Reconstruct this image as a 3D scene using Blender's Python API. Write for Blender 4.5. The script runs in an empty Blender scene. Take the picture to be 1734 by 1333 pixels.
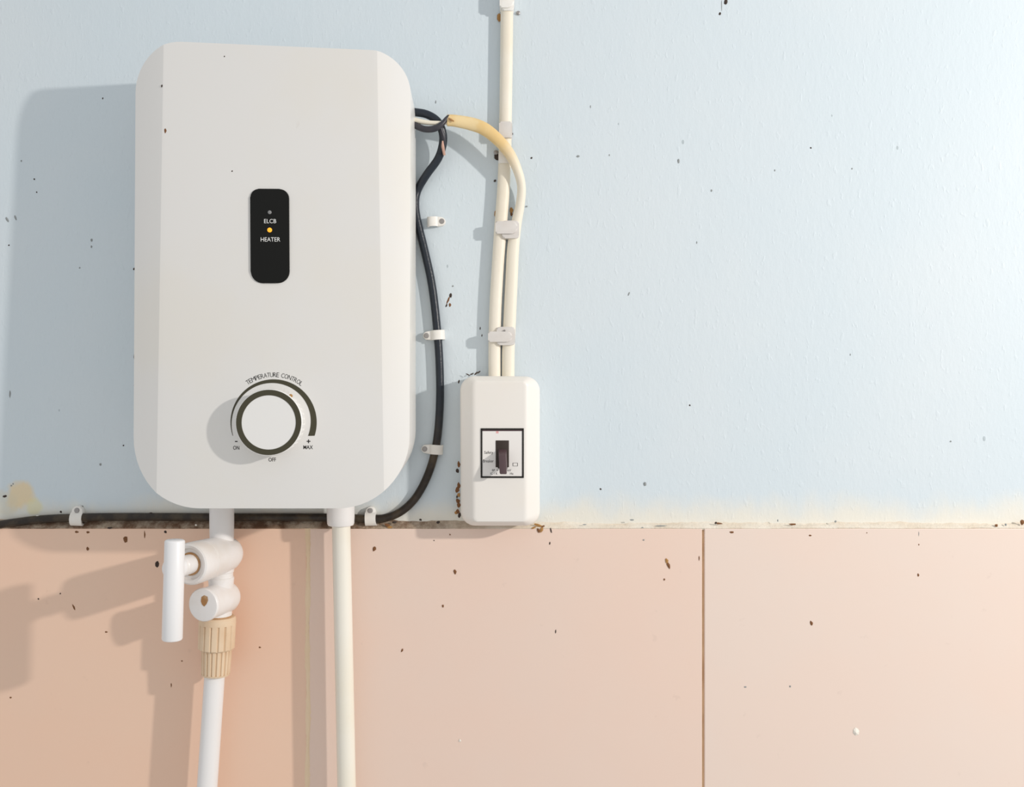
import bpy, bmesh, math, random
from mathutils import Vector, Matrix
random.seed(7)

# ---------------------------------------------------------------- frame of reference
U = 0.0005            # one unit of the layout = 0.5 mm
D = 1600.0            # camera distance from the painted wall, in units
DS = 1.25             # depths below are listed in steps of 1.25 units
ZC = 1.6135           # camera height in metres
scene = bpy.context.scene
C = scene.collection

cam_d = bpy.data.cameras.new('camera')
cam = bpy.data.objects.new('camera', cam_d); C.objects.link(cam)
cam_d.sensor_width = 36.0
cam_d.lens = D / 1734.0 * 36.0
cam_d.clip_start = 0.01
cam.location = (0, -D * U, ZC)
cam.rotation_euler = (math.pi / 2, 0, 0)
scene.camera = cam

# soft room light from all round, plus one lamp up on the right
world = bpy.data.worlds.new('world'); scene.world = world
world.use_nodes = True
bgn = world.node_tree.nodes['Background']
bgn.inputs[0].default_value = (0.99, 1.0, 1.005, 1)
bgn.inputs[1].default_value = 0.64
LAMP = Vector((2680 * U, -1885 * U, ZC + 820 * U))
ld = bpy.data.lights.new('room_lamp', 'AREA'); ld.shape = 'DISK'; ld.size = 0.055
ld.energy = 17.5; ld.color = (1.0, 0.945, 0.885)
lo = bpy.data.objects.new('room_lamp', ld); C.objects.link(lo)
lo.location = LAMP
lo.rotation_euler = (Vector((-0.1, 0, ZC - .1)) - LAMP).to_track_quat('-Z', 'Y').to_euler()

vs = scene.view_settings
vs.view_transform = 'Standard'; vs.look = 'None'; vs.gamma = 1.0
vs.use_curve_mapping = False; vs.exposure = 0.0

# ---------------------------------------------------------------- helpers
def K(d): return D / (D - d * DS)
def R(X, Z, d): return Vector((X * U, -d * DS * U, ZC + Z * U))           # layout units
def A(px, py, d):                                                    # photo point at depth d
    k = K(d); return Vector(((px - 867) / k, (666 - py) / k, d))
def W(px, py, d): a = A(px, py, d); return R(a.x, a.y, a.z)

def finish(name, me, m, parent=None, angle=35):
    me.materials.append(m)
    for p in me.polygons: p.use_smooth = True
    me.set_sharp_from_angle(angle=math.radians(angle))
    o = bpy.data.objects.new(name, me); C.objects.link(o)
    if parent is not None:
        o.parent = parent
        o.matrix_parent_inverse = world_of(parent).inverted()
    return o
def world_of(o):
    m = o.matrix_basis.copy()
    if o.parent: m = world_of(o.parent) @ o.matrix_parent_inverse @ m
    return m
def from_bm(name, bm, m, parent=None, angle=35):
    bmesh.ops.recalc_face_normals(bm, faces=bm.faces)
    me = bpy.data.meshes.new(name); bm.to_mesh(me); bm.free()
    return finish(name, me, m, parent, angle)
def tag(o, label, cat, group=None):
    o['label'] = label; o['category'] = cat
    if group: o['group'] = group
    return o
def thing(name, label, cat, loc, group=None):
    o = bpy.data.objects.new(name, None); C.objects.link(o)
    o.empty_display_size = .02; o.location = loc
    return tag(o, label, cat, group)
def structure(o, label=None):
    o['kind'] = 'structure'
    if label: o['label'] = label
    return o

def box(bm, a, b, bevel=0, seg=2):
    """a, b: (X, Z, d) corners in layout units"""
    vs_ = []
    for x in (a[0], b[0]):
        for z in (a[1], b[1]):
            for d in (a[2], b[2]): vs_.append(bm.verts.new(R(x, z, d)))
    fs = []
    for q in ((0,1,3,2),(4,6,7,5),(0,4,5,1),(2,3,7,6),(0,2,6,4),(1,5,7,3)):
        fs.append(bm.faces.new([vs_[i] for i in q]))
    if bevel:
        es = list({e for f in fs for e in f.edges})
        bmesh.ops.bevel(bm, geom=es, offset=bevel * U, segments=seg, affect='EDGES', profile=.5)

def tube(bm, pts, ra, rb=None, n=14, cap=True, smooth=0):
    """pts in metres; ra half width in the wall plane, rb half thickness, both in units (or lists)"""
    if smooth: pts, idx = catmull(pts, smooth)
    else: idx = [float(i) for i in range(len(pts))]
    def rad(r, i):
        if not isinstance(r, (list, tuple)): return r
        t = idx[i]; j = min(int(t), len(r) - 2); return r[j] + (r[j+1] - r[j]) * (t - j)
    rb = ra if rb is None else rb
    rings = []
    side_prev = None
    for i, p in enumerate(pts):
        t = (pts[min(i+1, len(pts)-1)] - pts[max(i-1, 0)]).normalized()
        s = t.cross(Vector((0, 1, 0)))
        if s.length < .05: s = side_prev or Vector((1, 0, 0))
        s.normalize()
        if side_prev and s.dot(side_prev) < 0: s = -s
        side_prev = s
        u = t.cross(s).normalized()
        a_, b_ = rad(ra, i) * U, rad(rb, i) * U
        rings.append([bm.verts.new(p + s * (a_ * math.cos(2*math.pi*k/n)) + u * (b_ * math.sin(2*math.pi*k/n))) for k in range(n)])
    for r0, r1 in zip(rings, rings[1:]):
        for k in range(n): bm.faces.new((r0[k], r0[(k+1) % n], r1[(k+1) % n], r1[k]))
    if cap:
        bm.faces.new(rings[0][::-1]); bm.faces.new(rings[-1])
def catmull(pts, n):
    P = [pts[0] * 2 - pts[1]] + list(pts) + [pts[-1] * 2 - pts[-2]]
    out, idx = [], []
    for i in range(1, len(P) - 2):
        for j in range(n):
            t = j / n; p0, p1, p2, p3 = P[i-1], P[i], P[i+1], P[i+2]
            out.append(.5 * ((2*p1) + (p2 - p0)*t + (2*p0 - 5*p1 + 4*p2 - p3)*t*t + (3*p1 - p0 - 3*p2 + p3)*t**3))
            idx.append(i - 1 + t)
    out.append(pts[-1].copy()); idx.append(float(len(pts) - 1))
    return out, idx

def lathe(bm, base, axis, prof, n=32, teeth=None, phase=0):
    """prof: list of (height, radius) in units along axis from base (metres). teeth: (count, depth, h0, h1, duty)"""
    axis = axis.normalized()
    ref = Vector((0, 0, 1)) if abs(axis.z) < .9 else Vector((1, 0, 0))
    s = axis.cross(ref).normalized(); u = axis.cross(s).normalized()
    if teeth: n = teeth[0] * 6
    rings = []
    for h, r in prof:
        ring = []
        for k in range(n):
            a = 2*math.pi*k/n + phase; rr = r
            if teeth and teeth[2] <= h <= teeth[3]:
                if (k % 6) / 6.0 >= teeth[4]: rr = r - teeth[1]
            ring.append(bm.verts.new(base + axis * (h * U) + s * (rr * U * math.cos(a)) + u * (rr * U * math.sin(a))))
        rings.append(ring)
    for r0, r1 in zip(rings, rings[1:]):
        for k in range(n): bm.faces.new((r0[k], r0[(k+1) % n], r1[(k+1) % n], r1[k]))
    bm.faces.new(rings[0][::-1]); bm.faces.new(rings[-1])

def round_poly(corners, n=12):
    """corners: (x, z, radius) in order; returns rounded outline"""
    out = []; m = len(corners)
    for i in range(m):
        p = Vector(corners[i][:2]); a = Vector(corners[i-1][:2]); b = Vector(corners[(i+1) % m][:2]); r = corners[i][2]
        da = (a - p).normalized(); db = (b - p).normalized()
        ang = da.angle(db); t = r / math.tan(ang / 2)
        c = p + (da + db).normalized() * (r / math.sin(ang / 2))
        s0 = p + da * t; s1 = p + db * t
        a0 = math.atan2(*(s0 - c).yx); a1 = math.atan2(*(s1 - c).yx)
        dlt = (a1 - a0 + math.pi) % (2*math.pi) - math.pi
        for k in range(n + 1):
            q = a0 + dlt * k / n; out.append((c.x + r*math.cos(q), c.y + r*math.sin(q)))
    return out
def prism(bm, outline, d0, d1, back_scale=1.0, bevel=0, seg=3):
    cx = sum(p[0] for p in outline) / len(outline); cz = sum(p[1] for p in outline) / len(outline)
    lo_ = [bm.verts.new(R(cx + (x-cx)*back_scale, cz + (z-cz)*back_scale, d0)) for x, z in outline]
    hi = [bm.verts.new(R(x, z, d1)) for x, z in outline]
    n = len(outline)
    for k in range(n): bm.faces.new((lo_[k], lo_[(k+1) % n], hi[(k+1) % n], hi[k]))
    bm.faces.new(lo_[::-1]); top = bm.faces.new(hi)
    if bevel: bmesh.ops.bevel(bm, geom=list(top.edges), offset=bevel*U, segments=seg, affect='EDGES', profile=.5)
def facet(bm, p0, p1, p2):
    """cut the convex solid with the plane through three layout points, keep the wall side"""
    a, b, c = (R(*p) for p in (p0, p1, p2))
    nrm = (b - a).cross(c - a).normalized()
    if nrm.y > 0: nrm = -nrm
    g = bmesh.ops.bisect_plane(bm, geom=bm.verts[:] + bm.edges[:] + bm.faces[:], dist=1e-7, plane_co=a, plane_no=nrm, clear_outer=True)
    es = [e for e in bm.edges if e.is_boundary]
    bmesh.ops.contextual_create(bm, geom=es)
def soften(bm, offset, seg=4, amin=7, ymin=None, clamp=True):
    bmesh.ops.remove_doubles(bm, verts=bm.verts, dist=1e-6)
    bmesh.ops.recalc_face_normals(bm, faces=bm.faces)
    es = [e for e in bm.edges if len(e.link_faces) == 2 and math.degrees(e.calc_face_angle(0)) > amin]
    if ymin is not None: es = [e for e in es if min(v.co.y for v in e.verts) < ymin]
    bmesh.ops.bevel(bm, geom=es, offset=offset*U, segments=seg, affect='EDGES', profile=.5, clamp_overlap=clamp)

def text_geo(s, height=None, width=None, bold=0.0):
    """flat lettering as (verts2d, faces), scaled to a height or width in units, centred"""
    cu = bpy.data.curves.new('t', 'FONT'); cu.body = s; cu.offset = bold; cu.resolution_u = 3
    ob = bpy.data.objects.new('t', cu); C.objects.link(ob)
    dg = bpy.context.evaluated_depsgraph_get()
    me = ob.evaluated_get(dg).to_mesh()
    v = [(q.co.x, q.co.y) for q in me.vertices]; f = [tuple(p.vertices) for p in me.polygons]
    ob.evaluated_get(dg).to_mesh_clear()
    bpy.data.objects.remove(ob); bpy.data.curves.remove(cu)
    x0 = min(p[0] for p in v); x1 = max(p[0] for p in v); y0 = min(p[1] for p in v); y1 = max(p[1] for p in v)
    sx = height / (y1 - y0) if height else width / (x1 - x0)
    sy = sx
    if height and width: sx = width / (x1 - x0)
    return [((p[0] - (x0+x1)/2)*sx, (p[1] - (y0+y1)/2)*sy) for p in v], f
def print_text(name, items, place, m, parent):
    """items: (verts, faces, x, z, rot); place(x, z) -> metres"""
    vv, ff = [], []
    for v, f, x, z, a in items:
        o = len(vv); c, s = math.cos(a), math.sin(a)
        vv += [place(x + p[0]*c - p[1]*s, z + p[0]*s + p[1]*c) for p in v]
        ff += [tuple(i + o for i in q) for q in f]
    me = bpy.data.meshes.new(name); me.from_pydata(vv, [], ff); me.update()
    return finish(name, me, m, parent)

# ---------------------------------------------------------------- materials
def mat(name, col, rough=.5, spec=.5, bump=0, bscale=60, var=0, vscale=8, var_col=None, metal=0, coat=0):
    m = bpy.data.materials.new(name); m.use_nodes = True
    nt = m.node_tree; b = nt.nodes['Principled BSDF']
    b.inputs['Base Color'].default_value = (*col, 1); b.inputs['Roughness'].default_value = rough
    b.inputs['Specular IOR Level'].default_value = spec; b.inputs['Metallic'].default_value = metal
    b.inputs['Coat Weight'].default_value = coat
    g = nt.nodes.new('ShaderNodeNewGeometry')
    if var:
        n = nt.nodes.new('ShaderNodeTexNoise'); n.inputs['Scale'].default_value = vscale; n.inputs['Detail'].default_value = 5
        nt.links.new(g.outputs['Position'], n.inputs['Vector'])
        r = nt.nodes.new('ShaderNodeMapRange'); r.inputs[1].default_value = .42; r.inputs[2].default_value = .72
        r.inputs[4].default_value = var; nt.links.new(n.outputs[0], r.inputs[0])
        mx = nt.nodes.new('ShaderNodeMix'); mx.data_type = 'RGBA'
        mx.inputs[6].default_value = (*col, 1); mx.inputs[7].default_value = (*(var_col or tuple(c*.7 for c in col)), 1)
        nt.links.new(r.outputs[0], mx.inputs[0]); nt.links.new(mx.outputs[2], b.inputs['Base Color'])
    if bump:
        n = nt.nodes.new('ShaderNodeTexNoise'); n.inputs['Scale'].default_value = bscale; n.inputs['Detail'].default_value = 3
        nt.links.new(g.outputs['Position'], n.inputs['Vector'])
        bp = nt.nodes.new('ShaderNodeBump'); bp.inputs['Strength'].default_value = bump; bp.inputs['Distance'].default_value = .001
        nt.links.new(n.outputs[0], bp.inputs['Height']); nt.links.new(bp.outputs[0], b.inputs['Normal'])
    return m

class NG:
    """tiny node-graph helper"""
    def __init__(s, m): s.nt = m.node_tree
    def n(s, t, **kw):
        x = s.nt.nodes.new(t)
        for k, v in kw.items(): setattr(x, k, v)
        return x
    def l(s, a, b): s.nt.links.new(a, b)
    def math(s, op, a, b=None, c=None):
        x = s.n('ShaderNodeMath', operation=op)
        for i, v in enumerate((a, b, c)):
            if v is None: continue
            if hasattr(v, 'type'): s.l(v, x.inputs[i])
            else: x.inputs[i].default_value = v
        return x.outputs[0]
    def rng(s, v, a, b, c=0, d=1, smooth=True):
        x = s.n('ShaderNodeMapRange'); x.interpolation_type = 'SMOOTHSTEP' if smooth else 'LINEAR'
        s.l(v, x.inputs[0])
        for i, q in zip((1, 2, 3, 4), (a, b, c, d)): x.inputs[i].default_value = q
        return x.outputs[0]
    def noise(s, vec, scale, detail=4, rough=.55):
        x = s.n('ShaderNodeTexNoise'); x.inputs['Scale'].default_value = scale
        x.inputs['Detail'].default_value = detail; x.inputs['Roughness'].default_value = rough
        s.l(vec, x.inputs['Vector']); return x.outputs[0]
    def mix(s, f, a, b):
        x = s.n('ShaderNodeMix', data_type='RGBA')
        for i, v in ((0, f), (6, a), (7, b)):
            if hasattr(v, 'type'): s.l(v, x.inputs[i])
            elif i == 0: x.inputs[0].default_value = v
            else: x.inputs[i].default_value = (*v, 1)
        return x.outputs[2]
    def scale(s, vec, sx, sy, sz):
        x = s.n('ShaderNodeMapping'); x.inputs['Scale'].default_value = (sx, sy, sz); s.l(vec, x.inputs['Vector']); return x.outputs[0]

def paint_material():
    m = bpy.data.materials.new('pale_blue_wall_paint'); m.use_nodes = True; g = NG(m)
    b = g.nt.nodes['Principled BSDF']; pos = g.n('ShaderNodeNewGeometry').outputs['Position']
    sep = g.n('ShaderNodeSeparateXYZ'); g.l(pos, sep.inputs[0])
    base = g.mix(g.rng(g.noise(pos, 5, 4), .35, .7), (.658, .742, .795), (.688, .757, .80))
    # older cream paint left showing just over the tiles
    h = g.math('SUBTRACT', sep.outputs['Z'], ZC - 225*U)
    edge = g.math('ADD', h, g.math('MULTIPLY', g.math('SUBTRACT', g.noise(g.scale(pos, 1, 1, .6), 22, 5), .5), .05))
    base = g.mix(g.rng(edge, .004, .030, .8, 0), base, (.84, .79, .68))
    # yellow stains low on the left
    def blot(px, py, r, col, amt):
        nonlocal base
        p = W(px, py, 0); v = g.n('ShaderNodeVectorMath', operation='DISTANCE'); g.l(pos, v.inputs[0]); v.inputs[1].default_value = p
        dd = g.math('ADD', v.outputs['Value'], g.math('MULTIPLY', g.math('SUBTRACT', g.noise(pos, 60, 4), .5), r*U*1.2))
        base = g.mix(g.rng(dd, r*U*.55, r*U*1.1, amt, 0), base, col)
    blot(33, 838, 27, (.86, .66, .36), .75); blot(58, 858, 16, (.82, .74, .40), .6); blot(6, 850, 26, (.72, .66, .50), .45)
    # small dark pits and flecks
    vor = g.n('ShaderNodeTexVoronoi'); vor.inputs['Scale'].default_value = 55; g.l(g.scale(pos, 1, 1, .55), vor.inputs['Vector'])
    sepc = g.n('ShaderNodeSeparateColor'); g.l(vor.outputs['Color'], sepc.inputs[0])
    rad = g.math('MULTIPLY', g.rng(sepc.outputs[0], .80, 1.0, 0, 1, False), .075)
    pit = g.math('LESS_THAN', vor.outputs['Distance'], rad)
    base = g.mix(g.math('MULTIPLY', pit, .55), base, (.30, .36, .38))
    g.l(base, b.inputs['Base Color'])
    b.inputs['Roughness'].default_value = .55; b.inputs['Specular IOR Level'].default_value = .3
    # roller texture, longer vertically
    st = g.scale(pos, 1, 1, .5)
    h1 = g.noise(st, 150, 3); h2 = g.noise(st, 420, 2); h3 = g.rng(g.noise(st, 210, 2), .60, .72)
    hh = g.math('ADD', g.math('MULTIPLY', h1, .55), g.math('MULTIPLY', h2, .25))
    hh = g.math('ADD', hh, g.math('MULTIPLY', h3, .25)); hh = g.math('SUBTRACT', hh, g.math('MULTIPLY', pit, .8))
    bp = g.n('ShaderNodeBump'); bp.inputs['Strength'].default_value = .45; bp.inputs['Distance'].default_value = .0009
    g.l(hh, bp.inputs['Height']); g.l(bp.outputs[0], b.inputs['Normal'])
    return m

def tile_material(i, col):
    m = bpy.data.materials.new('pink_glazed_tile'); m.use_nodes = True; g = NG(m)
    b = g.nt.nodes['Principled BSDF']; pos = g.n('ShaderNodeNewGeometry').outputs['Position']
    base = g.mix(g.rng(g.noise(pos, 7, 4), .35, .7), col, tuple(c * f for c, f in zip(col, (.985, 1.015, 1.03))))
    base = g.mix(g.rng(g.noise(pos, 90, 3), .70, .78, 0, .25), base, tuple(c * .8 for c in col))
    g.l(base, b.inputs['Base Color']); b.inputs['Roughness'].default_value = .32; b.inputs['Specular IOR Level'].default_value = .45
    bp = g.n('ShaderNodeBump'); bp.inputs['Strength'].default_value = .12; bp.inputs['Distance'].default_value = .002
    g.l(g.noise(pos, 18, 2), bp.inputs['Height']); g.l(bp.outputs[0], b.inputs['Normal'])
    return m

def mortar_material():
    m = bpy.data.materials.new('dirty_mortar'); m.use_nodes = True; g = NG(m)
    b = g.nt.nodes['Principled BSDF']; pos = g.n('ShaderNodeNewGeometry').outputs['Position']
    sep = g.n('ShaderNodeSeparateXYZ'); g.l(pos, sep.inputs[0])
    base = g.mix(g.rng(g.noise(pos, 40, 4), .35, .65), (.82, .76, .66), (.76, .67, .55))
    # years of brown grime gathered beneath the black cable, clean further right
    grime = g.rng(sep.outputs['X'], -240*U, 50*U, 1, .04)
    f = g.math('MULTIPLY', grime, g.rng(g.noise(pos, 55, 6, .7), .30, .62))
    base = g.mix(g.math('MULTIPLY', grime, .75), base, (.50, .38, .27))
    base = g.mix(f, base, (.16, .085, .045))
    base = g.mix(g.rng(g.noise(pos, 260, 2), .70, .74, 0, .3), base, (.75, .70, .62))
    g.l(base, b.inputs['Base Color']); b.inputs['Roughness'].default_value = .85
    bp = g.n('ShaderNodeBump'); bp.inputs['Strength'].default_value = .7; bp.inputs['Distance'].default_value = .001
    g.l(g.noise(pos, 320, 4), bp.inputs['Height']); g.l(bp.outputs[0], b.inputs['Normal'])
    return m

def shell_material(name, col, dirt, rough):
    """moulded white plastic with faint yellowing and scuffs"""
    m = bpy.data.materials.new(name); m.use_nodes = True; g = NG(m)
    b = g.nt.nodes['Principled BSDF']; pos = g.n('ShaderNodeNewGeometry').outputs['Position']
    base = g.mix(g.rng(g.noise(pos, 9, 4), .4, .7), col, tuple(c * f for c, f in zip(col, (1.0, .985, .95))))
    sc = g.math('MULTIPLY', g.rng(g.noise(g.scale(pos, 1, 1, .35), 70, 5, .65), .66, .76), g.rng(g.noise(pos, 12, 2), .5, .65))
    base = g.mix(g.math('MULTIPLY', sc, dirt), base, (.42, .33, .25))
    vor = g.n('ShaderNodeTexVoronoi'); vor.inputs['Scale'].default_value = 34; g.l(pos, vor.inputs['Vector'])
    sepc = g.n('ShaderNodeSeparateColor'); g.l(vor.outputs['Color'], sepc.inputs[0])
    pit = g.math('LESS_THAN', vor.outputs['Distance'], g.math('MULTIPLY', g.rng(sepc.outputs[0], .88, 1.0, 0, 1, False), .035))
    base = g.mix(g.math('MULTIPLY', pit, .7), base, (.12, .09, .06))
    g.l(base, b.inputs['Base Color']); b.inputs['Roughness'].default_value = rough; b.inputs['Specular IOR Level'].default_value = .45
    return m

M = {}
M['paint'] = paint_material()
TILE_COLS = [(.875, .600, .450), (.848, .652, .550), (.838, .683, .595)]  # left tiles more orange, right ones paler: light gradient put into the colours
M['tiles'] = [tile_material(i, c) for i, c in enumerate(TILE_COLS)]
M['grout'] = mat('cream_grout', (.84, .64, .42), .8, .2, .5, 300, .75, 30, (.55, .33, .18))
M['mortar'] = mortar_material()
M['floor'] = mat('grey_floor_tile', (.55, .52, .48), .5)
M['shell'] = shell_material('heater_white_plastic', (.80, .787, .765), .35, .33)
M['box'] = shell_material('breaker_cream_plastic', (.86, .825, .78), .5, .38)
M['back'] = mat('heater_back_plastic', (.55, .52, .48), .6)
M['knob'] = mat('knob_white_plastic', (.86, .85, .83), .3)
M['ring'] = mat('olive_dark_ring', (.052, .046, .022), .4)
M['ink'] = mat('black_ink', (.02, .018, .016), .7, .2)
M['gloss_black'] = mat('gloss_black_panel', (.006, .006, .005), .2, .22)
M['white_ink'] = mat('white_ink', (.9, .9, .88), .6)
M['led_off'] = mat('unlit_indicator', (.25, .25, .25), .4)
M['led_on'] = mat('amber_indicator', (.9, .38, .02), .4)
e = M['led_on'].node_tree.nodes['Principled BSDF']; e.inputs['Emission Color'].default_value = (1, .36, .02, 1); e.inputs['Emission Strength'].default_value = .75
M['pvc'] = mat('white_pvc', (.86, .845, .84), .35, .5, 0, 0, .15, 12, (.74, .68, .58))
M['pvc_cream'] = mat('cream_pvc', (.88, .845, .755), .4, .5, 0, 0, .35, 14, (.80, .70, .48))
M['valve'] = mat('valve_white_plastic', (.87, .85, .84), .36, .5, 0, 0, .35, 40, (.66, .55, .42))
M['handle'] = mat('handle_white_plastic', (.88, .88, .89), .35)
M['rust'] = mat('rusty_stain', (.42, .22, .09), .8, .2, .4, 300, .7, 120, (.66, .50, .34))
M['metal'] = mat('screw_metal', (.80, .78, .75), .3, .5, metal=.8)
M['nail'] = mat('grey_nail_head', (.36, .34, .33), .45, .5, .3, 900, metal=.6)
M['beige'] = mat('beige_coupling_plastic', (.79, .615, .435), .5, .4, 0, 0, .5, 60, (.66, .45, .27))
M['black_cable'] = mat('black_cable_sheath', (.014, .020, .030), .36, .4, .2, 400, .6, 30, (.040, .026, .018))
g = NG(M['black_cable']); pos = g.n('ShaderNodeNewGeometry').outputs['Position']
sep = g.n('ShaderNodeSeparateXYZ'); g.l(pos, sep.inputs[0])
zz = g.math('ADD', sep.outputs['Z'], g.math('MULTIPLY', g.math('SUBTRACT', g.noise(pos, 40, 4), .5), .05))
dirty = g.mix(g.rng(g.noise(pos, 90, 4), .4, .7), (.022, .015, .010), (.060, .042, .024))
g.l(g.mix(g.rng(zz, ZC - 110*U, ZC - 20*U), dirty, (.014, .020, .030)), g.nt.nodes['Principled BSDF'].inputs['Base Color'])
M['blue_black'] = mat('grey_black_wire', (.030, .030, .042), .4, .4, 0, 0, .5, 60, (.12, .11, .11))
M['white_wire'] = mat('ivory_wire', (.84, .78, .66), .45)
M['cable_cream'] = mat('cream_cable_sheath', (.86, .80, .69), .45, .4, .25, 120, .5, 20, (.78, .68, .50))
m = M['cable_aged'] = mat('yellowing_cable_sheath', (.8, .7, .5), .48, .4)
g = NG(m); pos = g.n('ShaderNodeNewGeometry').outputs['Position']
v = g.n('ShaderNodeVectorMath', operation='DISTANCE'); g.l(pos, v.inputs[0]); v.inputs[1].default_value = W(785, 205, 30)
dd = g.math('ADD', v.outputs['Value'], g.math('MULTIPLY', g.math('SUBTRACT', g.noise(pos, 45, 4), .5), 40*U))
yel = g.mix(g.rng(g.noise(pos, 60, 3), .4, .65), (.80, .565, .25), (.83, .65, .36))
g.l(g.mix(g.rng(dd, 55*U, 150*U), yel, (.85, .79, .67)), g.nt.nodes['Principled BSDF'].inputs['Base Color'])
M['copper'] = mat('pinkish_bare_copper', (.62, .38, .30), .4, .5, metal=.3)
M['clip'] = mat('white_clip_plastic', (.87, .85, .81), .45, .4, 0, 0, .25, 90, (.68, .58, .46))
M['clip_grey'] = mat('greyish_clip_plastic', (.72, .69, .66), .45, .4, 0, 0, .3, 90, (.60, .52, .46))
M['lever'] = mat('brown_purple_lever', (.085, .050, .055), .38)
M['slot'] = mat('dark_switch_slot', (.030, .018, .012), .6)
M['label'] = mat('white_switch_label', (.87, .84, .81), .5)
M['debris'] = [mat('brown_debris', (.20, .085, .03), .8), mat('dark_debris', (.05, .033, .025), .8),
               mat('tan_debris', (.42, .22, .07), .8), mat('grey_mark', (.30, .32, .32), .8), mat('pale_debris', (.86, .82, .74), .7)]

# ---------------------------------------------------------------- the room
TT = -226            # tile top, units from camera height
bm = bmesh.new(); box(bm, (-2600, TT - 4, -160), (2600, 2100, 0))
wall = structure(from_bm('wall_back', bm, M['paint']), 'pale blue painted wall above pink tiles')
bm = bmesh.new(); box(bm, (-2600, TT - 3001, -160), (2600, TT - 4, 4))
wall_low = structure(from_bm('wall_tiled', bm, M['grout']), 'pink glazed tiled lower wall with cream grout joints')
bm = bmesh.new(); box(bm, (-2600, TT - 3060, -160), (2600, TT - 3001, 3600))
structure(from_bm('floor', bm, M['floor']), 'plain grey floor below the frame')

S1, S2 = -344, 322            # the two joints in view
pitch = S2 - S1
def tile_mesh():
    bm = bmesh.new(); box(bm, (0, -497, 2), (pitch - 4, 0, 8), 1.2, 2)
    bmesh.ops.translate(bm, verts=bm.verts, vec=-R(0, 0, 0))
    bmesh.ops.recalc_face_normals(bm, faces=bm.faces)
    me = bpy.data.meshes.new('tile'); bm.to_mesh(me); bm.free(); return me
tms = []
for i in range(3):
    me = tile_mesh(); me.materials.append(M['tiles'][i]); tms.append(me)
for row in range(6):
    for col in range(-3, 4):
        i = 0 if col < 0 else 1 if col == 0 else 2
        o = bpy.data.objects.new('tile', tms[i]); C.objects.link(o); o.parent = wall_low
        jit = random.uniform(-.6, .6)
        o.location = R(S1 + col*pitch + 2, TT - row*500 - 1.5, jit*.5)

bm = bmesh.new(); rows = []; rnd = random.Random(3)
for i in range(101):
    z = TT - 1 - i*5; c = math.sin(i*.13)*.8 + rnd.uniform(-.5, .5); w = 4.2 + math.sin(i*.31 + 1)*.9 + rnd.uniform(-.6, .6)
    rows.append([bm.verts.new(R(S1 + c - w, z, 7.5)), bm.verts.new(R(S1 + c - w*.6, z, 8.7)), bm.verts.new(R(S1 + c + w*.6, z, 8.7)), bm.verts.new(R(S1 + c + w, z, 7.5))])
for a, b in zip(rows, rows[1:]):
    for k in range(3): bm.faces.new((a[k], b[k], b[k+1], a[k+1]))
from_bm('grout_line', bm, mat('pale_smeared_grout', (.88, .70, .50), .7, .3, .3, 300, .4, 30, (.78, .54, .32)), wall_low, 60)

# mortar fillet on top of the tiles
bm = bmesh.new()
xs = [-2600 + i*8 for i in range(651)]
rows = []
def wob(x, s): return math.sin(x*.021 + s) * .5 + math.sin(x*.057 + 2*s) * .35 + random.uniform(-.5, .5)
for x in xs:
    top = TT + 9 + 2.2*wob(x, 1) - (4 if x > -20 else 0)
    rows.append([bm.verts.new(R(x, top + 4, -1)), bm.verts.new(R(x, top, 1.6)), bm.verts.new(R(x, TT + 4 + 1.2*wob(x, 2), 5)),
                 bm.verts.new(R(x, TT - .5 + .9*wob(x, 3), 8.2)), bm.verts.new(R(x, TT - 4, 6))])
for a, b in zip(rows, rows[1:]):
    for k in range(4): bm.faces.new((a[k], b[k], b[k+1], a[k+1]))
structure(from_bm('trim_1', bm, M['mortar'], None, 60), 'dirty mortar line where the paint meets the tiles')

# ---------------------------------------------------------------- water heater
heater = thing('water_heater', 'large white wall-mounted water heater with a black display and round dial', 'water heater', R(-372, -175, 0))
outline = round_poly([(-586, 547, 74), (-155, 528, 62), (-155, -176, 108), (-579, -176, 108)], 14)
bm = bmesh.new(); prism(bm, outline, 16, 170, .972)
def fd(z): return 119 + (545 - z) / 720.0 * 18          # depth of the front face
FT, FB = 545, -175
facet(bm, (-560, FT, fd(FT)), (-200, FT, fd(FT)), (-300, FB, fd(FB)))
facet(bm, (-535, FT, fd(FT)), (-538, FB, fd(FB)), (-586, FT, fd(FT) - 12))
facet(bm, (-207.5, FT, fd(FT)), (-193, FB, fd(FB)), (-156, FT, fd(FT) - 14))
soften(bm, 3.2, 4, 7, -8*U)
cover = from_bm('front_cover', bm, M['shell'], heater, 30)
bm = bmesh.new(); prism(bm, [(-377 + (x+377)*.925, 188 + (z-188)*.95) for x, z in outline], .3, 18)
from_bm('back_plate', bm, M['back'], heater)
def face_pt(lift=0.0):
    def f(px, py):                       # photo point on the tilted front face
        z = (666 - py) / 1.1
        for _ in range(6): z = (666 - py) / K(fd(z) + lift)
        d = fd(z) + lift; return R((px - 867) / K(d), z, d)
    return f
FN = (R(0, FB, fd(FB)) - R(0, FT, fd(FT))).cross(Vector((1, 0, 0))).normalized()
if FN.y > 0: FN = -FN

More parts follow.
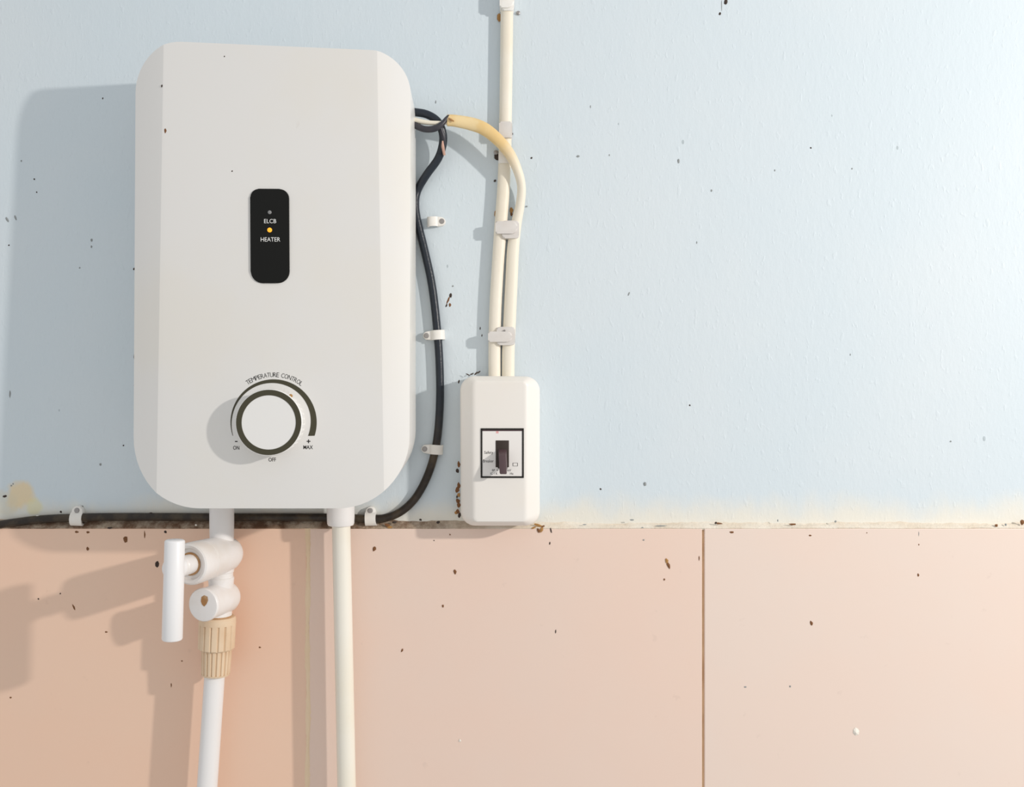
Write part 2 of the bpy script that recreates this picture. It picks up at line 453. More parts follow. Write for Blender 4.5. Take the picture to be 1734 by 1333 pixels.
# display window
def plate_on_face(name, corners, lift, thick, m, parent, bevel=0, n=8):
    f = face_pt(lift); o = round_poly(corners, n)
    bm = bmesh.new(); fr = [bm.verts.new(f(x, y) + FN*thick*U) for x, y in o]; bk = [bm.verts.new(f(x, y)) for x, y in o]
    for k in range(len(o)): bm.faces.new((bk[k], bk[(k+1) % len(o)], fr[(k+1) % len(o)], fr[k]))
    top = bm.faces.new(fr); bm.faces.new(bk[::-1])
    if bevel: bmesh.ops.bevel(bm, geom=list(top.edges), offset=bevel*U, segments=3, affect='EDGES', profile=.5)
    return from_bm(name, bm, m, parent)
disp = plate_on_face('display_panel', [(424.5, 320, 14), (490, 320.5, 16), (491, 479.5, 20), (425.5, 479.5, 20)], -1, 3.5, M['gloss_black'], heater, 1.6)
disp['label'] = 'glossy black indicator panel'
pt = face_pt(2.75)
def pix(s, h, w=None, bold=0): v, f = text_geo(s, h, w, bold); return [(x, -y) for x, y in v], f
def words(name, lst, place, m, parent, label=None):
    o = print_text(name, [(*pix(s, h, w, b), x, y, 0) for s, x, y, h, w, b in lst], place, m, parent)
    if label: o['label'] = label
    return o
words('lettering', [('ELCB', 457.5, 374, 7.0, 20.5, 0)], pt, M['white_ink'], disp, 'white ELCB lettering')
words('lettering', [('HEATER', 458, 405, 7.0, 33, 0)], pt, M['white_ink'], disp, 'white HEATER lettering')
for (x, y, r, m, lb) in ((456.5, 359, 3.2, 'led_off', 'grey unlit indicator'), (456.5, 389, 4.0, 'led_on', 'glowing amber indicator')):
    bm = bmesh.new(); lathe(bm, pt(x, y) - FN*1*U, FN, [(0, r*.9), (.9, r*.9), (1.5, r*.6), (1.7, r*.2)], 16)
    o = from_bm('indicator_light', bm, M[m], disp); o['label'] = lb

# dial
KC = (463.3, 715); pf = face_pt(.25)
bm = bmesh.new(); ring = []
for i in range(73):
    a = math.radians(198 - 216 * i / 72); t = i / 72
    th = .8 + 9.6 * min(1, t*1.06) ** .9
    ro = 73.0; ri = ro - th
    # the wide end is cut level, as on the print
    ring.append((bm.verts.new(pf(KC[0] + ro*math.cos(a), KC[1] - ro*math.sin(a))), bm.verts.new(pf(KC[0] + ri*math.cos(a - (.06*t**12)), KC[1] - ri*math.sin(a - (.06*t**12))))))
for (a, b), (c, d_) in zip(ring, ring[1:]): bm.faces.new((a, c, d_, b))
o = from_bm('dial_scale', bm, M['ring'], heater); o['label'] = 'dark olive arc widening towards MAX'
items = []; s = 'TEMPERATURE CONTROL'
adv = {'M': 1.28, 'W': 1.3, 'T': .92, 'E': .9, 'L': .85, ' ': .62, 'O': 1.18, 'C': 1.08, 'N': 1.12, 'A': 1.06, 'R': .98, 'P': .94, 'U': 1.06}
tot = sum(adv[c] for c in s); acc = 0
for ch in s:
    a = math.radians(124.5 - 71.5 * (acc + adv[ch]/2) / tot); acc += adv[ch]
    if ch == ' ': continue
    v, f = text_geo(ch, 7.6, 4.9 * adv[ch] if ch != 'I' else None, -.008)
    items.append(([(x, -y) for x, y in v], f, KC[0] + 80.8*math.cos(a), KC[1] - 80.8*math.sin(a), math.pi/2 - a))
o = print_text('lettering', items, pf, M['ink'], heater); o['label'] = 'TEMPERATURE CONTROL lettering curved over the dial'
words('lettering', [('ON', 400, 758, 6.6, 10.5, .008)], pf, M['ink'], heater, 'ON lettering')
words('lettering', [('OFF', 461, 778, 6.6, 12.5, .004)], pf, M['ink'], heater, 'OFF lettering')
words('lettering', [('MAX', 521.8, 757, 6.4, 16, .008)], pf, M['ink'], heater, 'MAX lettering')
words('lettering', [('-', 400, 747.3, 1.6, 4.4, .0)], pf, M['ink'], heater, 'minus sign')
words('lettering', [('+', 522.5, 747, 6.4, None, .02)], pf, M['ink'], heater, 'plus sign')
kb = pf(*KC)
bm = bmesh.new(); lathe(bm, kb - FN*1*U, FN, [(0, 47.5), (2, 47.5), (3, 48), (4, 48.2), (22, 49.6), (24, 49.8), (27, 50.2), (29, 49.6), (29.8, 48.7), (29.9, 20), (29.9, 2)], 96, (40, .9, 4, 24, .6))
knob = from_bm('dial_knob', bm, M['knob'], heater, 30); knob['label'] = 'round white temperature knob'
bm = bmesh.new(); rr = []
for r, h in ((48.6, 28.7), (48.4, 29.35), (40.4, 29.35), (40.2, 28.7)):
    sx = FN.cross(Vector((0, 0, 1))).normalized(); ux = FN.cross(sx).normalized()
    rr.append([bm.verts.new(kb + FN*h*U + sx*(r*U*math.cos(2*math.pi*k/72)) + ux*(r*U*math.sin(2*math.pi*k/72))) for k in range(72)])
for a, b in zip(rr, rr[1:]):
    for k in range(72): bm.faces.new((a[k], a[(k+1) % 72], b[(k+1) % 72], b[k]))
o = from_bm('knob_ring', bm, M['ring'], knob); o['label'] = 'dark olive ring on the knob'
bm = bmesh.new()
a = math.radians(52); q = kb + Vector((math.cos(a)*50.7*U, 0, math.sin(a)*50.2*U)) + FN*23*U
lathe(bm, q - FN*3*U, FN, [(0, 2.4), (2, 3.0), (3.6, 2.2), (4.2, .8)], 8)
o = from_bm('pointer_mark', bm, M['debris'][2], knob); o['label'] = 'small orange-brown worn mark on the knob rim'

# pipe sockets under the case
bm = bmesh.new(); lathe(bm, R(-473, -150, 48), Vector((0, 0, -1)), [(0, 19.5), (60, 19.5), (96, 19), (98, 17)], 32)
o = from_bm('inlet_socket', bm, M['pvc'], heater)
p = A(577, 890, 40)
bm = bmesh.new(); lathe(bm, R(p.x, -150, 40), Vector((0, 0, -1)), [(0, 22.5), (52, 22.5), (-p.y - 150 - 4, 22), (-p.y - 150 - 1, 20.5), (-p.y - 150, 17)], 32)
from_bm('outlet_socket', bm, M['pvc'], heater)

# ---------------------------------------------------------------- outlet pipe
top, bot = A(577.5, 878, 40), A(587, 1333, 42)
dirv = (bot - top) / (bot.y - top.y)
ext = top + dirv * (-900 - top.y)
bm = bmesh.new(); tube(bm, [R(top.x, top.y, top.z), R(*(top + (ext-top)*.5)), R(ext.x, ext.y, ext.z)], 15, n=28)
tag(from_bm('outlet_pipe', bm, M['pvc_cream']), 'straight cream plastic pipe running down from right of the heater base', 'pipe')

# ---------------------------------------------------------------- stop valve under the inlet
VX = -473; VD = 48
valve = thing('stop_valve', 'white plastic stop valve with long lever handle under the heater inlet', 'valve', R(VX, -262, VD))
ax = Vector((-.29, -1.0, 0)).normalized()
zb = -263
back = R(VX + 7, zb, 30)
bm = bmesh.new(); lathe(bm, back, ax, [(-12, 10), (-8, 18), (0, 24.5), (9, 28), (20, 29.8), (60, 31.8), (80, 32.4), (80.8, 31.5)], 44)
from_bm('valve_body', bm, M['valve'], valve, 40)
bm = bmesh.new(); lathe(bm, back + ax*81*U, ax, [(0, 31.6), (1, 32.6), (26, 33), (31, 31.5), (32.5, 29), (31, 25), (27, 23), (26.5, 8)], 44)
from_bm('valve_cap', bm, M['valve'], valve, 40)
bm = bmesh.new(); lathe(bm, back + ax*106*U, ax, [(0, 10), (2, 17.5), (3, 18), (4, 17)], 32)
o = from_bm('dirty_washer', bm, M['rust'], valve); o['label'] = 'rust-stained washer'
bm = bmesh.new(); lathe(bm, back + ax*109*U, ax, [(0, 14), (1, 15), (22, 15.5), (24, 14), (40, 13)], 32)
hub = from_bm('lever_hub', bm, M['valve'], valve)
t0, t1 = A(296, 914, 152), A(291.5, 1084, 152)
bm = bmesh.new(); tv = (R(*t1) - R(*t0)); L_ = tv.length / U
lathe(bm, R(*t0), tv, [(0, 12.5), (.8, 13.8), (2.2, 14.6), (L_ - 3, 15), (L_ - 1, 14), (L_, 12)], 36)
h = from_bm('lever_handle', bm, M['handle'], valve); h['label'] = 'long white cylindrical lever handle'
bm = bmesh.new(); lathe(bm, back + ax*138*U, ax, [(0, 13), (2, 17), (17, 17), (20, 14.5)], 28)
from_bm('lever_boss', bm, M['handle'], valve)
# neck and lower elbow
bm = bmesh.new(); lathe(bm, R(VX - 1, zb - 20, VD), Vector((0, 0, -1)), [(0, 21), (8, 20), (9, 19), (16, 19), (17, 20.5), (20, 20.5), (24, 20), (40, 19)], 36)
from_bm('valve_neck', bm, M['valve'], valve)
zl = -334
lb = R(VX + 3, zl, VD - 10)
bm = bmesh.new(); lathe(bm, lb, ax, [(-17, 8), (-14, 17), (-7, 23), (0, 25.5), (10, 26), (40, 25.5), (57, 25.5), (58, 24.5)], 40)
from_bm('elbow_body', bm, M['valve'], valve, 40)
bm = bmesh.new(); lathe(bm, lb + ax*55*U, ax, [(0, 25.5), (2, 26.4), (7, 26.6), (9, 25.2), (9.6, 22.5), (9.6, 4)], 40)
plug = from_bm('end_plug', bm, M['valve'], valve, 40)
bm = bmesh.new(); c_ = lb + ax*64.8*U
sx = ax.cross(Vector((0, 0, 1))).normalized()
vv = [bm.verts.new(c_ + sx*(x*U) + Vector((0, 0, z*U))) for x, z in ((2, 13), (-3, 16), (-9, 14), (-10, 8), (-7, 2), (-3, -2), (1, 1), (3, 6))]
bm.faces.new(vv); bmesh.ops.translate(bm, verts=bm.verts, vec=ax*.15*U)
o = from_bm('rust_stain', bm, M['rust'], plug)
bm = bmesh.new(); lathe(bm, R(VX - 7, zl - 4, VD - 1), Vector((0, 0, -1)), [(0, 22), (24, 22.5), (32, 22.5), (36, 21)], 36)
from_bm('outlet_nipple', bm, M['valve'], valve)

# ---------------------------------------------------------------- feed pipe with ribbed coupling
c0, c1, c2 = A(368.5, 1046, 46), A(367, 1098, 46), A(364.5, 1142, 46)
q1 = A(351, 1333, 46)
feed = thing('feed_pipe', 'white plastic feed pipe with ribbed beige coupling hanging below the valve', 'pipe', R(*q1))
pd = (q1 - c2) / (q1.y - c2.y)
ext = c2 + pd * (-900 - c2.y)
bm = bmesh.new(); tube(bm, [R(*(c2 + Vector((0, 14, 0)))), R(*(c2 + (ext - c2)*.5)), R(*ext)], 16.2, n=28)
from_bm('pipe', bm, M['pvc'], feed)
axc = R(*c2) - R(*c0)
H1 = (R(*c1) - R(*c0)).length / U; H2 = (R(*c2) - R(*c1)).length / U
bm = bmesh.new(); lathe(bm, R(*c0), axc, [(-3, 21), (-2.5, 27), (0, 29.2), (9, 29.4), (9.01, 29.3), (H1 - 2, 29.0), (H1, 27)], 0, (16, 2.6, 9.005, H1 - 1, .82), .1)
from_bm('coupling_nut', bm, M['beige'], feed, 25)
bm = bmesh.new(); lathe(bm, R(*c1), axc, [(-2, 24.5), (0, 24.5), (2, 24.2), (H2 - 3, 22.8), (H2 - 2.9, 23), (H2, 22)], 0, (20, 2.4, -3, H2 - 2.95, .66), .1)
from_bm('coupling_collar', bm, M['beige'], feed, 25)
bm = bmesh.new(); lathe(bm, R(*c0) + Vector((0, 0, 2*U)), axc, [(-4, 22), (-3.2, 24), (0, 24)], 32)
from_bm('rusty_seal', bm, M['rust'], feed)

# ---------------------------------------------------------------- breaker box
BD = 61
kb_ = K(BD)
breaker = thing('breaker_box', 'small cream safety breaker box with dark switch lever beside the heater', 'breaker box', R(-20, -217, 0))
bm = bmesh.new(); rings = []
for a, d in ((0, 1), (0, BD - 20), (.3, BD - 17.5), (1.1, BD - 15.2), (2.6, BD - 13), (5, BD - 11), (9, BD - 8.4), (15, BD - 4.6), (19, BD - 2.1), (21.5, BD - .9), (24, BD - .2), (27, BD)):
    c = a * .42 if a < 24 else 10 + (a - 24) * .8; r = max(24 - a * .8, 4)
    o = round_poly([(-85 + a, 29 - c, r), (45.6 - a, 28 - c, r), (45.6 - a, -216.3 + c, r), (-84 + a, -216.3 + c, r)], 10)
    rings.append([bm.verts.new(R(x, z, d)) for x, z in o])
for p, q in zip(rings, rings[1:]):
    for k in range(len(p)): bm.faces.new((p[k], p[(k+1) % len(p)], q[(k+1) % len(p)], q[k]))
bm.faces.new(rings[0][::-1]); bm.faces.new(rings[-1])
from_bm('case', bm, M['box'], breaker, 30)
def bp_(lift):
    def f(px, py): return W(px, py, BD + lift)
    return f
def flat(name, x0, y0, x1, y1, lift, thick, m, parent, bevel=0):
    a = A(x0, y1, BD + lift); b = A(x1, y0, BD + lift)
    bm = bmesh.new(); box(bm, (a.x, a.y, BD + lift - thick), (b.x, b.y, BD + lift), bevel); return from_bm(name, bm, m, parent)
lab = flat('switch_label', 816, 727, 885.5, 807.5, .35, .6, M['label'], breaker)
for i, (x0, y0, x1, y1) in enumerate(((814, 725, 887, 727.6), (814, 806.2, 887, 809), (814, 727, 816.8, 806.5), (884.2, 727, 887, 806.5))):
    flat('label_border', x0, y0, x1, y1, .9, 1.2, M['ink'], lab)
flat('label_border', 816.5, 727.4, 884.5, 729.6, .7, 1, M['lever'], lab)
slot = flat('switch_slot', 839.3, 745.5, 861.8, 791, .9, 1.6, M['slot'], breaker, .5)
flat('slot_corner', 843, 790.6, 859.5, 793, .85, 1.5, M['slot'], slot)
bm = bmesh.new()
lv = [(844, 760, 1), (858, 760, 1), (844.5, 771, 15), (856.5, 771, 15), (846.0, 801.5, 24), (858.5, 801.5, 24), (847, 803, 19), (857.5, 803, 19), (845, 786, 1), (859.5, 786, 1)]
vq = [bm.verts.new(W(x, y, BD + d)) for x, y, d in lv]
for q in ((0, 1, 3, 2), (2, 3, 5, 4), (4, 5, 7, 6), (6, 7, 9, 8), (8, 9, 1, 0), (0, 2, 4, 6, 8), (1, 9, 7, 5, 3)): bm.faces.new([vq[i] for i in q])
bmesh.ops.recalc_face_normals(bm, faces=bm.faces)
bmesh.ops.bevel(bm, geom=bm.edges[:], offset=1.0*U, segments=2, affect='EDGES', profile=.5)
o = from_bm('switch_lever', bm, M['lever'], breaker); o['label'] = 'dark brownish switch lever turned down'
bpt = bp_(.5)
words('lettering', [('Safety', 827.7, 766.5, 6.2, 15.2, .0)], bpt, M['ink'], lab, 'Safety lettering')
words('lettering', [('Breaker', 827.0, 780.3, 5.2, 18, .0)], bpt, M['ink'], lab, 'Breaker lettering')
words('lettering', [('BP  V', 838.5, 796, 3.8, 10, .004), ('kV', 862.5, 796, 3.8, 6, .004), ('IC 1 K', 836.5, 801.6, 3.8, 12, .004), ('Hz', 866.5, 801.6, 3.6, 5.5, .004)], bpt, M['ink'], lab, 'tiny rating lettering partly behind the lever')
for x0, y0, x1, y1 in ((868.2, 783.4, 869, 789), (876, 783.4, 876.8, 789), (868.2, 783.4, 876.8, 783.9), (868.2, 788.5, 876.8, 789)):
    flat('label_symbol', x0, y0, x1, y1, .5, .2, M['ink'], lab)
flat('label_stain', 840, 729.8, 844.2, 733.5, .48, .1, mat('pink_smear', (.80, .42, .42), .6), lab)

# ---------------------------------------------------------------- cables
def path(lst): return [W(*q) for q in lst]
bm = bmesh.new()
tube(bm, path([(699, 189, 26), (722, 193, 28), (740, 204, 28), (749, 222, 24), (750, 242, 20), (742, 268, 16), (722, 296, 12), (707, 322, 6), (703, 345, 7.3),
     (707, 375, 7.5), (718, 420, 6), (731, 480, 6), (739, 545, 6), (744, 610, 6), (745, 680, 6), (740, 745, 6), (728, 795, 6), (707, 838, 6), (682, 864, 6.5), (655, 876, 7), (628, 878, 7),
     (560, 876, 7), (470, 875.5, 7), (380, 875.5, 7), (290, 875, 7), (200, 875, 7), (134, 876, 7), (70, 879, 7), (20, 885, 7), (-40, 894, 11), (-140, 905, 16)]), 6.8, n=14, smooth=5)
black = tag(from_bm('black_cable', bm, M['black_cable']), 'long black cable curving down past the heater and along the tile edge', 'cable')
bm = bmesh.new(); tube(bm, path([(746, 216, 34), (751.5, 232, 31), (752, 246, 27), (750.5, 254, 24)]), [2.8, 3, 2.6, 1.6], n=8, smooth=4)
o = from_bm('taped_splice', bm, M['blue_black'], black)
bm = bmesh.new(); tube(bm, path([(749.5, 238, 32), (750, 248, 29), (752.5, 262, 23)]), [1.2, 2.6, 2.2], n=8, smooth=4)
o = from_bm('bare_end', bm, M['copper'], black); o['label'] = 'pinkish bare copper end'

bm = bmesh.new(); tube(bm, path([(692, 206, 32), (702, 211, 34), (718, 218, 38), (735, 217.5, 40), (748, 210, 40), (756, 200, 38), (760, 196, 36)]), [5.8, 5.6, 5.4, 5.4, 4.5, 3.2, 2.6], n=12, smooth=5)
tag(from_bm('grey_wire', bm, M['blue_black']), 'dark grey wire looping from the heater into the yellowed cable end', 'wire')
bm = bmesh.new(); tube(bm, path([(692, 201, 33), (700, 202.5, 34), (722, 207, 36), (745, 208, 36), (766, 207, 33)]), [5, 4.6, 4, 3.6, 3], n=12, smooth=5)
tag(from_bm('ivory_wire', bm, M['white_wire']), 'short ivory wire running from the heater into the yellowed cable', 'wire')

# supply cable coming from above and heater cable looping over it, both going into the breaker
bm = bmesh.new()
tube(bm, path([(861, -420, 9), (859.5, -200, 9), (858.5, 0, 9), (857.5, 100, 9), (856, 205, 9), (855, 260, 9), (852.5, 320, 9), (848, 380, 9), (843, 450, 9), (839, 520, 9), (837.5, 580, 9), (837.5, 640, 9), (838, 660, 10)]),
     [10.6]*8 + [10.2]*5, 7.5, n=20, smooth=5)
tag(from_bm('supply_cable', bm, M['cable_cream']), 'cream flat cable coming straight down from the top into the breaker', 'cable')
sheath = thing('heater_cable', 'yellowed cable arching from the heater side over and down to the breaker', 'cable', W(860, 636, 8))
pts = [(757, 203.5, 34), (770, 204, 33), (800, 210, 30), (822, 219, 30), (845, 238, 29), (863, 260, 27), (876, 287, 22), (883, 315, 16), (881, 345, 12), (874, 380, 9.5), (869, 420, 9), (866, 480, 9), (863, 545, 9), (861, 590, 9), (860.5, 640, 9), (860, 660, 10)]
bm = bmesh.new(); tube(bm, path(pts), [9.4, 9.8, 11, 10.8, 10, 9, 7.8, 7.2, 7.6, 9, 10.2, 10.4, 10.6, 10.6, 10.6, 10.6], [7.5]*16, n=20, smooth=6)
from_bm('sheath', bm, M['cable_aged'], sheath)
bm = bmesh.new(); tube(bm, path([(757, 198, 36), (763, 202, 41), (769, 205, 41.5)]), [1.2, 2, .8], n=8, smooth=3); from_bm('torn_edge', bm, M['rust'], sheath)

# ---------------------------------------------------------------- cable clips
def make_clip(name, label, loc, rot, m, r=9.5, w=17, tab=22, group='small cable clips'):
    """saddle clip: cable axis = local z, nail tab towards local +x"""
    root = thing(name, label, 'cable clip', loc, group); root.rotation_euler = (0, rot, 0)
    def P(x, z, d): return Vector((x*U, -d*U, z*U))
    prof = [(-r - 2, .3), (-r - 2, r*.9)] + [(-(r + 2)*math.cos(t), r*.8 + (r*.95)*math.sin(t)) for t in (.25, .6, 1.0, 1.57, 2.1, 2.6)] + [(r + 2, r*1.05), (r + 2, .3)]
    inn = [(r - 1.5, .3)] + [((r - 1.5)*math.cos(t), r*.8 + (r*.62)*math.sin(t)) for t in (.0, .5, 1.0, 1.57, 2.1, 2.7, 3.14)] + [(-r + 1.5, .3)]
    loop = prof + inn
    bm = bmesh.new(); n = len(loop)
    a = [bm.verts.new(P(x, -w/2, d)) for x, d in loop]; b = [bm.verts.new(P(x, w/2, d)) for x, d in loop]
    for k in range(n): bm.faces.new((a[k], a[(k+1) % n], b[(k+1) % n], b[k]))
    bm.faces.new(a[::-1]); bm.faces.new(b)
    def add(o): o.parent = root; o.matrix_parent_inverse = Matrix(); return o
    add(from_bm('strap', bm, m, None, 40))
    bm = bmesh.new(); tw = w*.42
    oo = [(r, -tw - 1.5), (tab - tw*.5, -tw), (tab, -tw*.5), (tab + 1, 0), (tab, tw*.5), (tab - tw*.5, tw), (r, tw + 1.5)]
    lo_ = [bm.verts.new(P(x, z, .3)) for x, z in oo]; hi = [bm.verts.new(P(x, z, 9.5 if x > r else 11)) for x, z in oo]
    for k in range(len(oo)): bm.faces.new((lo_[k], lo_[(k+1) % len(oo)], hi[(k+1) % len(oo)], hi[k]))
    bm.faces.new(lo_[::-1]); t = bm.faces.new(hi)
    bmesh.ops.bevel(bm, geom=list(t.edges), offset=1*U, segments=2, affect='EDGES', profile=.5)
    add(from_bm('nail_tab', bm, m, None, 40))
    bm = bmesh.new(); lathe(bm, P(tab - tw*.75, 0, 8), Vector((0, -1, 0)), [(0, 4.2), (3, 4.4), (3.8, 3.8), (4.2, 2), (4.0, .5)], 14)
    add(from_bm('nail', bm, M['nail'], None, 40))
    return root
make_clip('cable_clip', 'white clip holding the black cable level with the breaker cable clip', W(742, 567.5, 0), math.pi - .06, M['clip'], 9.5, 16, 24)
make_clip('cable_clip', 'white clip holding the black cable beside the lower right of the heater', W(739, 760.5, 0), math.pi + .06, M['clip'], 9.5, 16, 24)
make_clip('cable_clip', 'empty white clip on the wall beside the upper black cable', W(734, 376.5, 0), -.03, M['clip'], 8, 16, 20)
make_clip('cable_clip', 'white clip on the black cable at far left above the tiles', W(134.5, 877.5, 0), -math.pi/2 + .03, M['clip'], 9.5, 20, 21)
make_clip('cable_clip', 'white clip on the black cable just right of the outlet pipe', W(629, 877.5, 0), -math.pi/2 - .03, M['clip'], 9.5, 18, 20)

def wide_clip(label, px0, px1, py0, py1, d, m, tab=None, nail=None, rc=.42):
    a = A(px0, py1, d); b = A(px1, py0, d)
    root = thing('cable_clip', label, 'cable clip', R((a.x + b.x)/2, (a.y + b.y)/2, 0), 'wide clips over the cream cables')
    h_ = (b.y - a.y)
    o = round_poly([(a.x, b.y, 3), (b.x, b.y, h_*rc), (b.x, a.y, h_*rc), (a.x, a.y, 3)], 6)
    bm = bmesh.new(); prism(bm, o, 1, d, 1, 2.5, 3); from_bm('strap', bm, m, root)
    if tab:
        t0 = A(tab[0], tab[3], d - 3); t1 = A(tab[1], tab[2], d - 3)
        bm = bmesh.new(); prism(bm, round_poly([(t0.x, t1.y, 5), (t1.x, t1.y, 5), (t1.x, t0.y, 5), (t0.x, t0.y, 5)], 5), 1, d - 3, 1, 2); from_bm('nail_tab', bm, m, root)
    for (x, y, dd, r) in (nail or []):
        bm = bmesh.new(); lathe(bm, W(x, y, dd - 2), Vector((0, -1, 0)), [(0, r), (2, r), (2.8, r*.7), (3, r*.2)], 14); from_bm('nail', bm, M['nail'], root)
    return root
wide_clip('greyish clip across both cream cables below the cable arch', 839, 876, 374, 395, 21, M['clip_grey'], (850, 879, 373, 403))
wide_clip('pale clip across both cream cables just above the breaker', 826.5, 867, 561, 578.5, 21, M['clip_grey'], (841, 872, 553, 584), [(854.5, 559.5, 20, 1.6)])
wide_clip('white clip on the cream cable at the top of the frame', 846, 871, -16, 12, 20, M['clip'], (849, 870, -12, 17), [(877.5, 22, 2.5, 3.4)])
wide_clip('white clip on the cream cable right above the cable arch', 845, 867.5, 205, 232, 19, M['clip_grey'], rc=.12)
wide_clip('white clip half hidden behind the cable arch', 844, 866, 256, 275, 18, M['clip'], None, [(840, 258, 3, 4)], rc=.12)

# ---------------------------------------------------------------- flecks, crumbs and dead insects
def flake_mesh(seed, m):
    rnd = random.Random(seed); bm = bmesh.new(); n = 7
    ring = []
    for k in range(n):
        a = 2*math.pi*k/n; r = rnd.uniform(.7, 1.15); ring.append(bm.verts.new((r*math.cos(a)*.5, rnd.uniform(-.05, 0), r*math.sin(a)*.5)))
    t = bm.verts.new((rnd.uniform(-.15, .15), -.32, rnd.uniform(-.2, .2))); b = bm.verts.new((0, .06, 0))
    for k in range(n): bm.faces.new((ring[k], ring[(k+1) % n], t)); bm.faces.new((ring[(k+1) % n], ring[k], b))
    bmesh.ops.recalc_face_normals(bm, faces=bm.faces)
    me = bpy.data.meshes.new('dirt_flake'); bm.to_mesh(me); bm.free(); me.materials.append(m); return me
FM = [[flake_mesh(10*i + j, m) for j in range(3)] for i, m in enumerate(M['debris'])]
def flake(px, py, w, h, kind=0, rot=0, d=None, parent=None):
    on_tile = py > 894
    if d is None: d = 8.2 if on_tile else .2
    parent = parent or (wall_low if on_tile else wall)
    o = bpy.data.objects.new('dirt_flake', random.choice(FM[kind])); C.objects.link(o)
    o.parent = parent; o.matrix_parent_inverse = world_of(parent).inverted()
    o.location = W(px, py, d); k = K(d)
    o.scale = (w*U/k, min(w, h)*.7*U/k, h*U/k); o.rotation_euler = (0, rot, 0)
# on the tiles
for q in ((1129, 949, 5, 11, 2, -.2), (1132, 957, 5, 13, 0, -.4), (770.5, 968, 5, 9, 0, -.2), (634, 929, 6, 9, 0, .3), (1374, 1055, 5, 9, 0, -.2), (1555, 973.5, 3.5, 6, 0),
          (1239, 901, 9, 3.6, 0), (1372, 906.5, 5, 3, 0), (266, 955, 8, 13, 1, -.2), (212.5, 913, 9, 11, 0), (148.5, 929, 5, 7, 0), (130, 900.5, 7, 4, 0), (149, 901, 6, 4, 0),
          (941, 1069, 2, 8, 1), (681, 1101, 3, 7, 0, .4), (750, 1026, 4, 5, 0), (779, 1254, 5, 6, 4), (125, 1028, 3, 12, 0, -.4), (65, 1014, 3, 3, 1), (102, 1005, 3, 3, 1), (598, 1292, 5, 8, 2),
          (933, 898, 2.4, 10, 1, -.2), (931, 920, 2.4, 6, 1), (1125, 981, 3, 4, 0), (1262, 1163, 6, 3, 3), (1338, 1162, 4, 4, 3), (1556, 922, 2, 3, 0), (1556, 903, 1.2, 9, 3), (18, 1181, 4, 3, 0),
          (280, 900.5, 5, 5, 1), (245, 905, 2.4, 14, 0), (1468, 902, 2, 2, 0), (1090, 914, 4, 3, 3), (290, 1160, 2, 8, 0), (308, 1119, 4, 2, 0), (440, 1096, 4, 3, 0), (180, 1070, 5, 3, 0),
          (1184, 945, 1.6, 9, 0), (1450, 1238, 12, 14, 4), (735, 915, 2, 2, 1), (762, 905, 2.4, 3, 0)): flake(*q)
# along the tile edge
for q in ((1217, 886, 14, 3.4, 0, .1), (1212, 885.5, 5, 5, 1), (1342, 887.5, 15, 3.4, 0), (1415, 882.5, 5, 4, 3), (1687, 889.5, 7, 5, 0), (1703, 888, 5, 5, 3), (1731, 884, 8, 10, 0),
          (912, 889, 16, 5, 2, .3), (917, 897, 5, 12, 2, .3), (912, 898, 5, 9, 0, -.3), (904, 893, 9, 3.4, 2, -.4), (919, 891, 9, 3, 0, -.3), (656, 889, 12, 6, 0, .2), (668, 884, 9, 5, 1), (660, 892, 9, 5, 2),
          (742, 884, 7, 6, 1), (712, 880, 5, 4, 1), (186, 893.5, 10, 4, 1), (1317, 881, 3, 5, 3), (1120, 890, 22, 2, 3), (990, 888, 9, 2, 3), (1088, 893, 4, 2, 3), (1070, 880, 10, 3, 3), (255, 870, 8, 6, 1),
          (230, 874, 6, 4, 4), (64, 874, 7, 4, 4), (332, 889, 4, 4, 4)):
    flake(*q[:5], *(q[5:6] or (0,)), d=8.4)
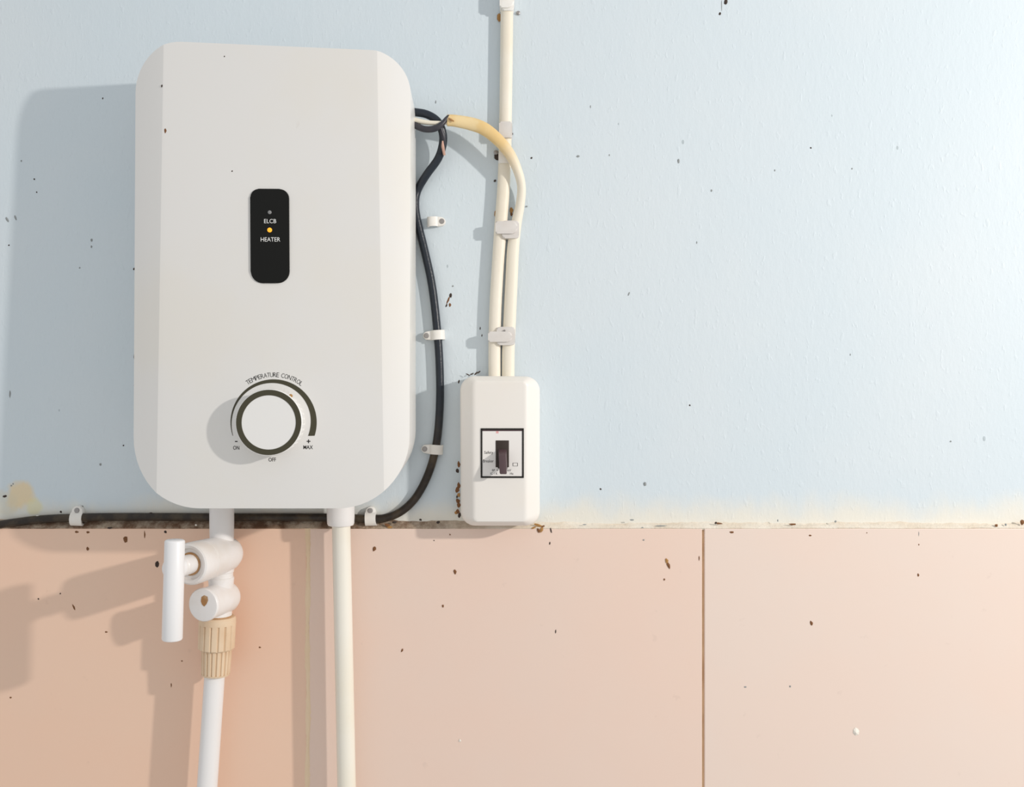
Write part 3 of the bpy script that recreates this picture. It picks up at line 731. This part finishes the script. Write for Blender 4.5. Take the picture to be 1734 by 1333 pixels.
# on the paint
for q in ((12, 371, 5, 11, 3, -.5), (26, 368, 4, 10, 3, -.35), (15, 415, 3, 3, 1), (58, 303, 3, 3, 1), (62, 325, 2.6, 2.6, 1), (155, 406, 5, 6, 3), (155, 417, 3, 5, 3), (135, 453, 3, 3, 3), (174, 166, 2.4, 4, 1), (227, 455, 4, 5, 1),
          (36, 272, 3, 4, 3), (900, 267, 4, 4, 1), (1149, 272, 5, 9, 3), (1373, 250, 3, 3, 1), (1312, 288, 3, 4, 3), (1168, 686, 3, 3, 1), (1017, 828, 3.4, 3.4, 1), (1092, 819, 7, 8, 3), (979, 264, 7, 4, 3), (1000, 180, 2, 6, 3),
          (1229, 3, 7, 12, 1), (1219, 23, 4.5, 6, 1), (1222, 8, 1.6, 22, 3), (1205, 322, 3, 5, 3), (1065, 497, 3, 8, 3, .4), (1443, 285, 3, 3, 3), (763, 500, 5, 8, 1, .2), (759, 508, 3, 15, 0, .4), (756, 517, 3, 7, 1, .3), (762, 516, 4, 7, 0),
          (767, 484, 4, 3, 3), (813, 556, 2, 6, 1), (816, 568, 2, 5, 1), (738, 172, 2.4, 6, 3), (17, 666, 3, 14, 3), (8, 840, 8, 5, 1), (19, 822, 4, 3, 3), (22, 819, 3, 3, 3), (170, 786, 5, 5, 3), (209, 754, 3, 3, 1), (103, 866.5, 4, 4, 1), (138, 858, 7, 5, 1),
          (1180, 410, 2, 5, 3), (1440, 600, 2, 4, 3), (1610, 747, 4, 3, 3), (1032, 262, 2, 4, 3)):
    flake(*q)
# insects caught on top of the breaker and crumbs down its left side
for q in ((792, 634, 9, 2.4, 1, .5), (799, 633, 8, 2.4, 1, -.4), (806, 632, 9, 3.4, 1, -.7), (811, 630, 8, 3, 1, -.6), (777, 646, 3, 7, 1, .3)): flake(*q, d=6)
for q in ((777, 786, 5, 12, 0), (774.5, 797, 6, 8, 1), (777, 822, 6, 12, 0), (774.5, 829, 7, 12, 0, .3), (777, 838, 6, 9, 2), (775.5, 848, 7, 10, 0, -.3), (777, 855, 7, 9, 0), (775, 866, 7, 9, 0, .3), (778, 872, 6, 11, 1), (774, 841, 4, 6, 1), (772, 868, 5, 7, 2)):
    flake(*q, d=9)
# rusty crumbs between the cream cables
for q in ((866, 355, 6, 12, 2), (866, 362, 4, 8, 0), (840, 361, 6, 14, 2), (846, 28, 9, 16, 2), (841, 265, 9, 14, 1), (838, 306, 5, 5, 1), (867, 226, 4, 4, 1), (892, 349, 4, 3, 3)): flake(*q, d=1)
# scuffs and chips on the heater case
for q in ((393, 289.5, 3, 3, 1), (380, 95, 2.4, 3, 1), (274, 145, 3, 6, 1), (280, 221, 4, 9, 0), (253, 748, 12, 3, 0, -.3), (257, 746, 4, 5, 1), (269, 805, 3, 10, 0, -.2), (262, 327, 1.6, 26, 3, .16)):
    d = fd((666 - q[1])/1.1) - (5 if q[0] < 270 else 0)
    flake(*q, d=d + .1, parent=heater)
for q in ((229, 560, 3, 16, 1), (228, 600, 3, 22, 1, .1), (228, 650, 3, 14, 1), (229, 700, 4, 20, 0), (230, 740, 4, 16, 0), (231, 765, 3, 12, 0)):
    flake(*q, d=fd((666 - q[1])/1.1) - 22, parent=heater)
